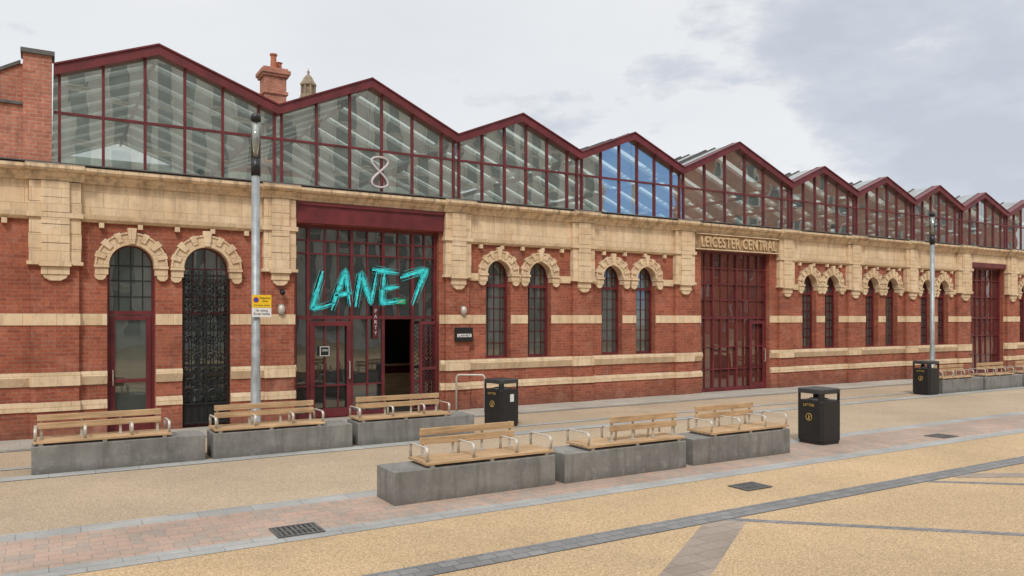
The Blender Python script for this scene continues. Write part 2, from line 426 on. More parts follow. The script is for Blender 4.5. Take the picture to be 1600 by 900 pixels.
for a,c in minus(X0,X1,cuts): b.prismx(cor[::-1],a,c)
cor2=[(y-.09 if y<0 else y,z) for y,z in cor]
for a,c in cuts: b.prismx(cor2[::-1],a,c)
b.build('cornice',M_stone,ST)
b=MB(); b.box(X0,X1,-.29,-.03,5.262,5.285); b.build('gutter_flashing',M_lead,ST)

for (a,c) in pil:
    b=MB(); cx=(a+c)/2; W=c-a
    b.box(a+.04,c-.04,-.11,.0,0,3.34,1)
    b.box(a+.025,c-.025,-.125,-.0,0.0,.5,1)
    for z0,z1,pr in ((.52,.70,.155),(1.0,1.265,.15),(2.17,2.40,.128)): b.box(a+.02,c-.02,-pr,-.001,z0,z1)
    z=3.34
    for i,h in enumerate((.30,.30,.30,.30,.40)):
        pr=.15 if i%2 else .156
        b.box(a+(.0 if i%2 else .008),c-(.0 if i%2 else .008),-pr,.0,z+.002,z+h-.002); z+=h
    b.box(a-.03,c+.03,-.20,.0,4.24,4.34); b.box(a-.03,c+.03,-.19,.0,3.33,3.40)
    hw=W*.27
    for z0,z1 in ((3.40,3.745),(3.755,4.105),(4.115,4.235),(4.345,4.625),(4.63,4.94)):
        b.box(cx-hw,cx+hw,-.205,-.10,z0,z1)
    b.box(cx-hw-.03,cx+hw+.03,-.25,-.1,3.30,3.40)
    b.box(cx-hw,cx+hw,-.20,0,3.15,3.30)
    b.prism([(cx-hw*.9,3.149),(cx-hw*.75,3.08),(cx-hw*.35,3.03),(cx+hw*.35,3.03),(cx+hw*.75,3.08),(cx+hw*.9,3.149)],-.18,-.0)
    b.build('pilaster',[M_stone,M_brick],ST,bevel=.006)

for i,(c,r,s,sp) in enumerate(arched):
    b=MB(); n=15
    def sector(a0,a1,ri,ro,y0,y1,k=3):
        pts=[]
        for t in range(k+1): a=a0+(a1-a0)*t/k; pts.append((c-ri*math.cos(a),sp+ri*math.sin(a)))
        for t in range(k,-1,-1): a=a0+(a1-a0)*t/k; pts.append((c-ro*math.cos(a),sp+ro*math.sin(a)))
        b.prism(pts[::-1],y0,y1)
    # plain curved band laid in close-jointed voussoirs
    for k in range(n): sector(math.pi*k/n+.0015,math.pi*(k+1)/n-.0015,r+.004,r+.19,-.05,.02)
    # outer label moulding, low keystone and a few raised blocks
    for k in range(24): sector(math.pi*k/24,math.pi*(k+1)/24,r+.19,r+.225,-.075,.02,1)
    for k in (3,11,7):
        key=(k==7); am=math.pi*(k+.5)/n; da=math.pi/n*(.55 if key else .46)
        sector(am-da,am+da,r-.012 if key else r+.05,r+(.31 if key else .262),-.105 if key else -.088,.015)
    for k in (1,5,9,13):
        am=math.pi*(k+.5)/n; da=math.pi/n*.42; sector(am-da,am+da,r+.05,r+.245,-.082,.015)
    nn=20
    for k in range(nn): sector(math.pi*k/nn,math.pi*(k+1)/nn,r-.03,r+.045,-.062,.20,1)
    wI=.235
    for sg in (-1,1):
        xa=c+sg*(r-.03); xb=c+sg*(r+wI); x0,x1=min(xa,xb),max(xa,xb)
        b.box(x0,x1,-.12,.15,sp-.06,sp-.005); b.box(x0+.015,x1-.015,-.09,.12,sp-.20,sp-.061)
        xm=(x0+x1)/2+sg*.02; hw=(x1-x0)/2-.02
        b.prism([(xm-hw,sp-.20),(xm-hw*.8,sp-.27),(xm-hw*.35,sp-.31),(xm+hw*.35,sp-.31),(xm+hw*.8,sp-.27),(xm+hw,sp-.20)],-.08,.0)
    b.build('arch_surround',M_stone,ST,bevel=.004)
# impost course linking arches with the pilasters and each other
hol=[(c-r-.236,c+r+.236) for c,r,s,sp in arched]+pil+[(4.73,8.42),(16.86,20.68),(32.3,35.1)]
for a,c in minus(9.15,X1,hol):
    if c-a<.04: continue
    b=MB(); b.box(a,c,-.045,.02,3.275,3.462); b.build('impost_band',M_stone,ST)

def archpts(c,r,sp,n=16): return [(c-r*math.cos(math.pi*i/n),sp+r*math.sin(math.pi*i/n)) for i in range(n+1)]
def panel(b,x0,x1,z0,z1,y,m=0,j=.004):
    d=[random.uniform(-j,j) for _ in range(3)]
    f=lambda x,z: y+d[0]+d[1]*(x-x0)/(x1-x0)+d[2]*(z-z0)/(z1-z0)
    b.face([(x0,f(x0,z0),z0),(x1,f(x1,z0),z0),(x1,f(x1,z1),z1),(x0,f(x0,z1),z1)],m)
def archwindow(c,r,s,sp,door=False,gate=False):
    y=.24
    g=MB(); z0=s+.03
    zs=2.42 if (door or gate) else sp-.30
    panel(g,c-r,c+r,z0,zs,y,j=.006); panel(g,c-r,c+r,zs,sp,y,j=.006)
    P=archpts(c,r,sp); g.face([(x,y,z) for x,z in P][::-1])
    G=g.build('window',M_gl_lo,ST)
    f=MB(); t=.055
    Po=archpts(c,r+.005,sp); Pi=archpts(c,r-t,sp)
    for i in range(16): f.prism([Pi[i],Pi[i+1],Po[i+1],Po[i]],y-.06,y+.05)
    f.box(c-r,c-r+t,y-.06,y+.05,s,sp); f.box(c+r-t,c+r,y-.06,y+.05,s,sp)
    f.box(c-r+t,c+r-t,y-.06,y+.05,s,s+.07); f.box(c-r+t,c+r-t,y-.055,y+.05,zs-.04,zs+.04)
    bar=.010
    top=lambda x: sp+math.sqrt(max(0,(r-t)**2-(x-c)**2))
    nv=3
    for k in range(1,nv+1):
        x=c-r+2*r*k/(nv+1); f.box(x-bar,x+bar,y-.02,y+.02,(zs if (door or gate) else s)+.05,top(x),1)
    f.box(c-r+t,c+r-t,y-.021,y+.019,sp-.012,sp+.012,1)
    zz=zs-.3
    if not (door or gate):
        while zz>s+.15: f.box(c-r+t,c+r-t,y-.021,y+.019,zz-bar*.8,zz+bar*.8,1); zz-=.30
    else:
        for zz in (2.75,3.08): f.box(c-r+t,c+r-t,y-.021,y+.019,zz-bar,zz+bar,1)
    f.build('frame',[M_maroon,M_maroon_d if not door else M_blackiron],G)
    if door:
        d=MB(); d.box(c-r+t+.005,c-r+t+.10,y-.05,y-.008,.02,2.36); d.box(c+r-t-.10,c+r-t-.005,y-.05,y-.008,.02,2.36)
        d.box(c-r+t+.1,c+r-t-.1,y-.05,y-.008,.02,.30); d.box(c-r+t+.1,c+r-t-.1,y-.05,y-.008,2.27,2.36); d.box(c-r+t+.1,c+r-t-.1,y-.05,y-.008,1.0,1.07)
        D=d.build('door',M_maroon,ST,bevel=.005)
        h=MB(); h.tube([(c-r+.11,y-.05,.95),(c-r+.11,y-.10,.95),(c-r+.11,y-.10,1.25),(c-r+.11,y-.05,1.25)],.012); h.build('handle',M_steel,D)
for i,(c,r,s,sp) in enumerate(arched):
    archwindow(c,r,s,sp,door=(i in (0,16)),gate=(i==1))

c,r,s,sp=arched[1]
b=MB(); yg=.06
zt=3.28
for k in range(7):
    x=c-r+.04+(2*r-.08)*k/6; b.tube([(x,yg,.05),(x,yg,zt-.1 if k in(0,6) else zt+.04)],.011 if k not in(0,3,6) else .022,6)
for z in (.10,.50,1.15,1.30,2.05,2.20,3.22): b.box(c-r+.03,c+r-.03,yg-.016,yg+.016,z-.018,z+.018)
b.box(c-r+.06,c+r-.06,yg+.02,yg+.026,.12,.50)
def ring(cx,cz,rr,t=.011): b.tube([(cx+rr*math.cos(2*math.pi*q/14),yg-.012,cz+rr*math.sin(2*math.pi*q/14)) for q in range(14)],t,5,closed=True)
def scroll(cx,cz,rr,sx,sz):
    pts=[]
    for q in range(24):
        a=q/23*math.pi*3.0; R=rr*(1-.75*q/23); pts.append((cx+sx*R*math.cos(a),yg-.018,cz+sz*R*math.sin(a)))
    b.tube(pts,.014,5)
for k in range(5):
    x=c-r+.13+(2*r-.26)*k/4
    for z in (1.225,2.125): ring(x,z,.055)
for z,sz in ((2.36,1),(2.62,-1),(2.86,1),(3.08,-1),(.70,1),(.95,-1),(1.48,1),(1.86,-1)):
    for k in (-1,1):
        scroll(c+k*.13,z,.12,k,sz); scroll(c+k*.35,z,.10,-k,-sz)
for z in (2.5,2.75,2.98,1.67,.82): ring(c,z,.07); ring(c-.24,z,.05); ring(c+.24,z,.05)
b.build('iron_gate',M_blackiron,ST)

# ---------------- entrance screens
def screen(x0,x1,zt,cols,rows,thick,doors,gaps=(),ly=.22,gm=None):
    g=MB()
    xs=[x0]+cols+[x1]; zs=[.05]+rows+[zt]
    for i in range(len(xs)-1):
        for j in range(len(zs)-1):
            xm=(xs[i]+xs[i+1])/2; zm=(zs[j]+zs[j+1])/2
            if any(ga<xm<gb and zm<gz for ga,gb,gz in gaps): continue
            panel(g,xs[i],xs[i+1],zs[j],zs[j+1],ly,j=.008)
    G=g.build('window',gm or M_gl_en,ST)
    f=MB()
    for x in cols:
        T=.035 if x in thick else .016
        segs=[(.05,zt)]
        for ga,gb,gz in gaps:
            if ga+.01<x<gb-.01: segs=[(gz,zt)]
        for a,bb in segs: f.box(x-T,x+T,ly-.06 if x in thick else ly-.04,ly+.04,a,bb)
    for z in rows:
        T=.04 if abs(z-2.33)<.02 else .018
        if any(z<gz-.02 for _,_,gz in gaps):
            for p,q in minus(x0,x1,[(ga,gb) for ga,gb,gz in gaps]): f.box(p,q,ly-.05,ly+.035,z-T,z+T)
        else: f.box(x0,x1,ly-.05,ly+.035,z-T,z+T)
    f.box(x0,x0+.07,ly-.08,ly+.06,0,zt); f.box(x1-.07,x1,ly-.08,ly+.06,0,zt); f.box(x0+.07,x1-.07,ly-.08,ly+.06,zt-.07,zt)
    f.box(x0+.07,gaps[0][0] if gaps else x1-.07,ly-.08,ly+.06,.0,.12)
    f.build('frame',M_maroon,G)
    for dx0,dx1,dz in doors:
        d=MB(); T=.11; y0=ly-.10; y1=ly-.051
        d.box(dx0,dx0+T,y0,y1,.03,dz); d.box(dx1-T,dx1,y0,y1,.03,dz); d.box(dx0+T,dx1-T,y0,y1,.03,.22); d.box(dx0+T,dx1-T,y0,y1,dz-T,dz)
        D=d.build('door',M_maroon,ST,bevel=.005)
        h=MB(); h.tube([(dx1-.06,y0,.9),(dx1-.06,y0-.06,.9),(dx1-.06,y0-.06,1.3),(dx1-.06,y0,1.3)],.012); h.build('handle',M_steel,D)
    return G
screen(4.75,8.32,4.45,[5.09,5.48,5.80,6.12,6.52,6.91,7.30,7.68,8.0],[.75,2.33,3.80,4.1],[5.09,6.12,6.91,7.68],[(5.12,6.10,2.24)],gaps=[(6.91,7.68,2.29)])
screen(17.25,20.35,4.42,[17.6,17.95,18.3,18.65,19.0,19.35,19.6,19.98],[.7,1.4,2.33,2.9,3.4,3.9],[17.95,19.0],[(19.55,20.28,2.24)],gm=M_gl_rd)
screen(32.4,35.0,4.42,[32.8,33.2,33.6,34.0,34.4,34.7],[.8,1.6,2.33,3.2,3.9],[33.6],[],gm=M_gl_rd)
b=MB(); a0,a1=0,.62
b.box(a0,a0+.07,-.025,.025,.05,2.24); b.box(a1-.07,a1,-.025,.025,.05,2.24); b.box(a0+.07,a1-.07,-.025,.025,2.16,2.24); b.box(a0+.07,a1-.07,-.025,.025,.05,.14); b.box(a0+.07,a1-.07,-.025,.025,1.05,1.12)
for z in [i*.11+.13 for i in range(-4,20)]:
    for sg in (1,-1):
        xA,xB=a0+.07,a1-.07; zA,zB=(z,z+.45) if sg>0 else (z+.45,z)
        zc=[max(.13,min(2.17,q)) for q in (zA,zB)]
        if zc[0]==zc[1]: continue
        t=lambda q: xA+(xB-xA)*(q-zA)/(zB-zA)
        b.tube([(t(zc[0]),0,zc[0]),(t(zc[1]),0,zc[1])],.007,4,m=1)
o=b.build('security_gate',[M_maroon,M_maroon_d],ST,loc=(8.27,.03,0)); o.rotation_euler[2]=math.radians(180+22)
b=MB(); b.prismx([(-.09,4.46),(.3,4.46),(.3,4.935),(-.13,4.935),(-.13,4.86),(-.09,4.86)],4.74,8.40); b.build('lintel_beam',M_maroon,ST,bevel=.006)
b=MB(); b.box(32.32,35.08,-.09,.3,4.43,4.62); b.build('lintel_beam',M_maroon,ST,bevel=.006)
b=MB(); b.box(32.32,35.08,-.07,.3,4.622,4.94); b.build('frieze',M_stone,ST,bevel=.006)
b=MB(); b.box(16.88,20.66,-.10,.3,4.43,4.935); P=b.build('name_panel',M_panel,ST,bevel=.004)
b=MB(); b.box(16.9,20.64,-.16,-.101,4.43,4.46); b.box(16.9,20.64,-.16,-.101,4.90,4.93); b.build('panel_border',M_stone,P)
textmesh('lettering','LEICESTER CENTRAL',3.38,.33,M_letter,.022,P,frontM(18.83,-.125,4.68),bold=.012)
# ---- brush-painted cyan lettering on entrance glazing
sgn=empty('shop_sign',(0,0,0),'cyan brush-style LANE7 lettering fixed on entrance glazing','sign')
yy=.135
def stroke(b,pts,w):
    for off,ww,yo,k0,k1 in ((0,w,0,0,1),(.72,w*.22,-.002,.05,.8),(-.74,w*.2,-.002,.25,1),(1.15,w*.13,-.002,.3,.95),(-1.15,w*.11,-.002,0,.6),(1.55,w*.08,-.002,.1,.5)):
        n=len(pts); Lp=[];Rp=[]
        Q=[]
        for i in range(n-1):
            for t in range(10):
                u=t/10; Q.append((pts[i][0]*(1-u)+pts[i+1][0]*u, pts[i][1]*(1-u)+pts[i+1][1]*u))
        Q.append(pts[-1])
        Q=Q[int(k0*len(Q)):max(3,int(k1*len(Q)))+1]
        for i,(x,z) in enumerate(Q):
            p=Q[max(0,i-1)];q=Q[min(len(Q)-1,i+1)]
            dx,dz=q[0]-p[0],q[1]-p[1]; l=math.hypot(dx,dz) or 1; nx,nz=-dz/l,dx/l
            k=i/(len(Q)-1); tp=.22+.85*math.sin(math.pi*min(1,k*.9+.12))**.7
            h=ww/2*tp*random.uniform(.6,1.35); cx,cz=x+nx*off*w,z+nz*off*w
            Lp.append((cx+nx*h,cz+nz*h)); Rp.append((cx-nx*h,cz-nz*h))
        for i in range(len(Q)-1):
            b.face([(Lp[i][0],yy+yo,Lp[i][1]),(Lp[i+1][0],yy+yo,Lp[i+1][1]),(Rp[i+1][0],yy+yo,Rp[i+1][1]),(Rp[i][0],yy+yo,Rp[i][1])])
w0=.066
for strokes in (
 [([(5.42,3.40),(5.28,2.95),(5.18,2.54),(5.40,2.57),(5.72,2.68)],w0)],
 [([(5.62,2.50),(5.80,3.0),(5.96,3.42),(6.02,3.0),(6.08,2.58)],w0),([(5.68,2.84),(6.14,2.91)],.05)],
 [([(6.20,2.58),(6.28,3.05),(6.34,3.36),(6.47,3.0),(6.58,2.66),(6.66,3.05),(6.74,3.46)],w0)],
 [([(6.93,3.40),(6.88,3.0),(6.86,2.68),(7.12,2.70),(7.42,2.76)],w0),([(6.88,3.01),(7.32,3.08)],.055),([(6.62,3.47),(7.32,3.41)],w0)],
 [([(7.34,3.30),(7.65,3.40),(8.02,3.50),(7.84,3.1),(7.66,2.62)],.08)]):
    b=MB()
    for p_,w_ in strokes: stroke(b,p_,w_)
    b.build('letter',M_cyan,sgn)
e=empty('door_lettering',(6.70,.13,2.22),'small pale vertical lettering on red entrance mullion','sign')
b=MB(); b.box(-.07,.07,.0,.02,-.40,.40); b.build('backing_strip',M_maroon_d,e)
textmesh('lettering','P\nA\nR\nT\nY',.08,.62,M_pinkw,.002,e,frontM(0,-.004,0))
e=empty('exit_sign',(7.35,.14,2.72),'small green emergency exit sign above the doorway','sign')
b=MB(); b.box(-.13,.13,0,.03,-.065,.065); b.build('sign_face',M_green,e)
textmesh('lettering','EXIT',.16,.06,M_white,.002,e,frontM(0,-.003,0))
e=empty('notice',(5.45,.10,1.55),'small white notice stuck on glass door','sign')
b=MB(); b.box(-.11,.11,0,.008,-.11,.11); b.build('sheet',M_white,e)
b=MB(); b.box(-.095,.095,-.003,0,-.095,.095); b.build('border',M_black,e)
textmesh('lettering','OPEN',.14,.05,M_white,.002,e,frontM(0,-.006,.02))
e=empty('wall_sign',(8.93,-.12,1.9),'black framed box sign with white lettered strip on brick','sign')
b=MB(); b.box(-.25,.25,-.06,0,-.18,.18); b.build('case',M_black,e,bevel=.008)
b=MB(); b.box(-.2,.2,-.068,-.06,-.06,.02); b.build('sign_face',M_white,e)
textmesh('lettering','LANE7',.34,.05,M_black,.002,e,frontM(0,-.072,-.02))
for x,z,sc in ((4.40,2.5,1),(8.93,2.5,1)):
    e=empty('wall_lamp',(x,-.12,z),'oval grey bulkhead wall lamp on brick pier','lamp','bulkhead lamps beside the entrance')
    b=MB(); b.lathe([(.0,-.11),(.05,-.10),(.075,-.05),(.08,0),(.075,.05),(.05,.10),(.0,.11)],0,-.03,14); b.build('lamp_glass',M_steel,e,smooth=True)
    b=MB(); b.box(-.06,.06,-.02,0,-.12,.12); b.build('base',M_galv,e)
e=empty('security_camera',(4.40,-.15,2.88),'small black dome camera on brick pier','camera')
b=MB(); b.lathe([(0,-.07),(.045,-.05),(.06,0),(.06,.03)],0,-.1,14); b.build('dome',M_black,e,smooth=True)
b=MB(); b.box(-.03,.03,-.1,.03,.03,.07); b.build('bracket',M_black,e)

# ---------------- upper glazed gables
GB=[(.08,7.20,1.94,7.92,4.37,7.03),(4.37,7.03,6.55,7.97,8.83,6.93),(8.83,6.93,10.75,7.72,12.68,6.92),(12.68,6.92,14.58,7.70,16.52,6.88),(16.52,6.88,18.9,7.93,21.48,6.88),(21.48,6.88,23.1,7.58,25.01,6.87),(25.01,6.87,26.7,7.56,28.56,6.84),(28.56,6.84,30.15,7.55,31.91,6.84),(31.91,6.84,33.5,7.55,35.42,6.84),(35.42,6.84,37.1,7.55,38.9,6.84),(38.9,6.84,40.6,7.55,42.4,6.84)]
YG=.12; ZB=5.27; ZM=6.32
for gi,(a,za,p,zp,c,zc) in enumerate(GB):
    def top(x,off=0):
        return (za+(zp-za)*(x-a)/(p-a) if x<=p else zp+(zc-zp)*(x-p)/(c-p))-off
    xs=[a+.10+(c-.40-(a+.10))*k/5 for k in range(6)]+[c-.06]
    g=MB()
    brk=sorted(set([a,c]+xs+[p]))
    for i in range(len(brk)-1):
        x0,x1=brk[i],brk[i+1]
        if x1-x0<.02: continue
        panel(g,x0,x1,ZB,ZM,YG,j=.005)
        d=random.uniform(-.005,.005); d2=random.uniform(-.005,.005)
        g.face([(x0,YG+d,ZM),(x1,YG-d,ZM),(x1,YG+d2-d,top(x1,.12)),(x0,YG+d2+d,top(x0,.12))])
    G=g.build('gable_window',M_gl_up,ST)
    f=MB()
    for x in xs: f.box(x-.025,x+.025,YG-.045,YG+.05,ZB,top(x,.15))
    f.box(a,c,YG-.04,YG+.045,ZM-.024,ZM+.024); f.box(a,c,YG-.05,YG+.055,ZB-.02,ZB+.06)
    f.build('frame',M_maroon,G)
    b=MB(); t=.19
    for (xa,z0),(xb,z1) in (((a,za),(p,zp)),((p,zp),(c,zc))):
        b.prism([(xa,z0-t),(xb,z1-t),(xb,z1),(xa,z0)],-.04,.22)
        b.prism([(xa,z0+.001),(xb,z1+.001),(xb,z1+.035),(xa,z0+.035)],-.07,.24)
    b.build('gable_fascia',M_maroon,ST)
    ro=MB(); rl=MB(); un=MB()
    for (xa,z0),(xb,z1) in (((a,za),(p,zp)),((p,zp),(c,zc))):
        y=.24; k=0
        while y<9.9:
            wd_=.80 if k%2==0 else .40
            y1=min(y+wd_,9.95)
            if k%2==0:
                ro.prism([(xa,z0-.04),(xb,z1-.04),(xb,z1),(xa,z0)],y,y1)
                un.prism([(xa,z0-.07),(xb,z1-.07),(xb,z1-.041),(xa,z0-.041)],y+.002,y1-.002)
            else: rl.face([(xa,y,z0-.02),(xb,y,z1-.02),(xb,y1,z1-.02),(xa,y1,z0-.02)])
            ro.prism([(xa,z0+.001),(xb,z1+.001),(xb,z1+.05),(xa,z0+.05)],y-.015,y+.015,1)
            y=y1; k+=1
    ro.build('roof',[M_roof,M_lead],ST); rl.build('rooflight',M_rl,ST); un.build('roof_lining',M_under,ST)
    b=MB(); b.box(p-.03,p+.03,.24,9.9,zp-.17,zp-.10); b.box(c-.07,c+.03,.24,9.9,zc-.28,zc-.17); b.build('roof_beam',M_maroon_d,ST)
# pale curly figure-eight emblem fixed on the second gable's glazing
b=MB()
pts=[]
for q in range(48):
    a=2*math.pi*q/48; k=1.0 if math.cos(a)<0 else .72
    pts.append((.19*k*math.sin(2*a)*1.25+(.05*math.sin(a)),.055,.42*k*math.cos(a)))
pts=[(x,.055,-z*-1) for x,y,z in pts]
b.tube(pts,.026,6,closed=True)
o=b.build('window_emblem',M_pinkw,loc=(6.78,.0,5.86)); tag(o,'pale pink curly numeral emblem on gable glass above entrance','emblem')

# ---------------- brick parapet at left end
b=MB()
b.box(X0,-.42,.02,.36,5.29,6.36); b.box(-.42,.055,-.02,.40,5.29,7.36)
b.prism([(-3.2,5.6),(-.42,5.6),(-.42,7.28),(-3.2,5.65)],.42,.75)
b.build('parapet',M_brick2,ST)
b=MB()
b.box(X0,-.42,-.03,.40,6.361,6.42); b.box(-.46,.10,-.07,.45,7.361,7.45)
b.prism([(-3.2,5.652),(-.47,7.255),(-.47,7.33),(-3.2,5.73)],.38,.8)
b.build('coping',M_lead,ST,bevel=.006)

# ---------------- chimney building and distant turret
BB=empty('brick_house',(8,15,0),'red brick building with tall chimney behind the station roof','building')
b=MB(); b.box(-3,5,-2,4,0,8.2); b.build('wall',M_brick,BB)
b=MB(); b.prismx([(-2.3,8.2),(4.3,8.2),(1,9.2)],-3.2,5.2); R_=b.build('roof',M_slate,BB)
b=MB(); hx=-.30
b.box(hx-.42,hx+.42,-1.42,-.58,8.2,11.9); b.box(hx-.48,hx+.48,-1.48,-.52,11.2,11.32); b.box(hx-.50,hx+.50,-1.5,-.5,11.9,12.0); b.box(hx-.56,hx+.56,-1.56,-.44,12.0,12.15); b.box(hx-.48,hx+.48,-1.48,-.52,12.15,12.24)
b.build('chimney',M_brick2,R_)
b=MB(); b.lathe([(.13,12.24),(.11,12.75),(.15,12.8),(.15,12.85)],hx-.02,-1.15,12); b.build('chimney_pot',M_terra,R_)
b=MB(); b.lathe([(.13,12.24),(.11,12.6),(.15,12.65)],hx+.28,-.8,12); b.build('chimney_pot',M_terra,R_)
TW=empty('stone_tower',(16.7,40,0),'domed sandstone turret rising behind the station roof','tower')
b=MB(); b.box(-.6,.6,-.6,.6,0,18.9); b.build('shaft',M_stone2,TW)
b=MB()
b.lathe([(.62,18.9),(.62,19.05),(.45,19.1),(.45,19.75),(.62,19.8),(.62,19.9),(.5,20.05),(.38,20.3),(.22,20.5),(.08,20.65),(.08,20.75),(.12,20.83),(.03,20.95),(.02,21.1)],0,0,8)
for k in range(8):
    a=2*math.pi*k/8; b.box(.5*math.cos(a)-.06,.5*math.cos(a)+.06,.5*math.sin(a)-.06,.5*math.sin(a)+.06,19.05,19.8)
b.build('cupola',M_stone2,TW)

# ---------------- buildings across the square (seen mirrored in the glazing)
def block(name,x0,x1,y0,y1,h,mats,lab,bw,bh,wz,gap):
    e=empty(name,((x0+x1)/2,y1,0),lab,'building')
    b=MB(); cx=(x0+x1)/2
    b.box(x0-cx,x1-cx,y0-y1,0,0,h); b.box(x0-cx-.3,x1-cx+.3,y0-y1,.4,h,h+.5); b.build('wall',mats[0],e)
    g=MB(); f=MB()
    x=x0+gap
    while x+bw<x1:
        z=1.2
        while z+wz<h-.5:
            g.box(x-cx,x+bw-cx,.0,.05,z,z+wz); f.box(x-cx-.12,x-cx,0,.22,z-.1,z+wz+.1); f.box(x+bw-cx,x+bw-cx+.12,0,.22,z-.1,z+wz+.1); f.box(x-cx,x+bw-cx,0,.15,z-.1,z)
            z+=bh
        x+=bw+gap
    g.build('window',mats[1],e)['kind']='stuff'; f.build('window_surround',mats[2],e)['kind']='stuff'
M_office=plain('office_concrete',(.70,.69,.64),.8,0,.2,.5)
M_wdark=plain('office_window',(.10,.11,.11),.3)
M_wgrey=plain('tinted_office_window',(.26,.28,.27),.5)
block('office_building',-45,50,-58,-46,23,(M_office,M_wgrey,M_office),'pale concrete office block facing the station across the square',1.1,3.5,3.1,1.3)
block('brick_warehouse',63.5,132,-51,-46,24,(M_brick2,M_wdark,M_white),'red brick warehouse facing the station across the square',1.6,3.6,2.0,3.4)

# ------------------------------------------------------------------ benches
BH=.42
def bench(x0,yf,Lb,mode,lab,grp):
    e=empty('bench',(x0,yf,0),lab,'bench',grp)
    D=.60
    b=MB(); b.box(0,Lb,0,D,0,BH); b.build('plinth',M_conc,e,bevel=.012)
    if mode[0]=='L': s0,s1=.02,Lb*.79
    else: s0,s1=Lb*.18,Lb-.02
    b=MB(); ns=6; w_=(D-.02)/ns
    for i in range(ns): b.box(s0,s1,.01+i*w_,.01+(i+1)*w_-.014,BH+.035,BH+.07)
    for x in (s0+.1,(s0+s1)/2,s1-.1): b.box(x-.03,x+.03,.03,D-.03,BH,BH+.035,1)
    b.build('seat',[M_wood,M_steel],e,bevel=.004)
    if mode[1]=='f': q0,q1=s0+.05,s1-.12
    elif mode[1]=='l': q0,q1=s0+.14,s0+(s1-s0)*.82
    else: q0,q1=s0+(s1-s0)*.28,s1-.03
    yb={'b':D-.10,'c':D*.5,'f':.16}[mode[2]]
    b=MB()
    for z in (.635,.758): b.box(q0,q1,yb,yb+.035,z,z+.092)
    b.build('backrest',M_wood,e,bevel=.006)
    nP=4
    for k in range(nP):
        b=MB()
        x=q0+.05+(q1-q0-.1)*k/(nP-1)
        b.box(x-.018,x+.018,yb+.036,yb+.048,BH+.07,.85); b.box(x-.03,x+.03,yb+.005,yb+.08,BH+.071,BH+.08)
        b.build('backrest_bracket',M_steel,e)
    xs=[s0+.03,s0+(s1-s0)*.36,s0+(s1-s0)*.70,s1-.03]
    for x in xs:
        y0,y1=.03,D-.03; z0,z1=BH+.07,BH+.25
        if q0-.02<x<q1+.02:
            if mode[2]=='f': y0=yb+.06
            else: y1=yb-.005
        P=[(x,y0+.02,z0)]
        rr=.06
        P.append((x,y0,z1-rr))
        for k in range(1,5):
            a=math.pi/2*k/5; P.append((x,y0+rr-rr*math.cos(a),z1-rr+rr*math.sin(a)))
        P.append((x,y0+rr,z1)); P.append((x,y1-rr,z1))
        for k in range(1,5):
            a=math.pi/2*k/5; P.append((x,y1-rr+rr*math.sin(a),z1-rr+rr*math.cos(a)))
        P.append((x,y1,z1-rr)); P.append((x,y1-.01,z0))
        bb=MB()
        bb.tube([Vector(p) for p in P],.010,8)
        for i in range(0,len(bb.v)):
            v=bb.v[i]; bb.v[i]=(x+(v[0]-x)*2.2,v[1],v[2])
        bb.build('armrest',M_steel,e,smooth=True)
    return e
g1='concrete and timber benches in rows on the square'
bench(3.62,-8.52,2.38,'Rlb','grey concrete block bench with oak seat and partial backrest',g1)
bench(6.14,-8.55,2.28,'Rrf','grey concrete block bench with oak backrest along near side',g1)
bench(8.60,-8.52,2.25,'Rlb','grey concrete block bench with oak seat beside litter bin',g1)
bench(-.22,-4.05,2.4,'Lfc','grey concrete block bench with oak slats facing brick arches',g1)
bench(2.30,-4.05,2.36,'Lfc','grey concrete block bench with oak slats below lamp post',g1)
bench(4.78,-4.0,2.38,'Lfc','grey concrete block bench with oak slats outside the entrance',g1)
for x in (23.4,25.85,28.3): bench(x,-4.0,2.3,'Lfc','distant grey concrete bench with oak seat near far bin',g1)

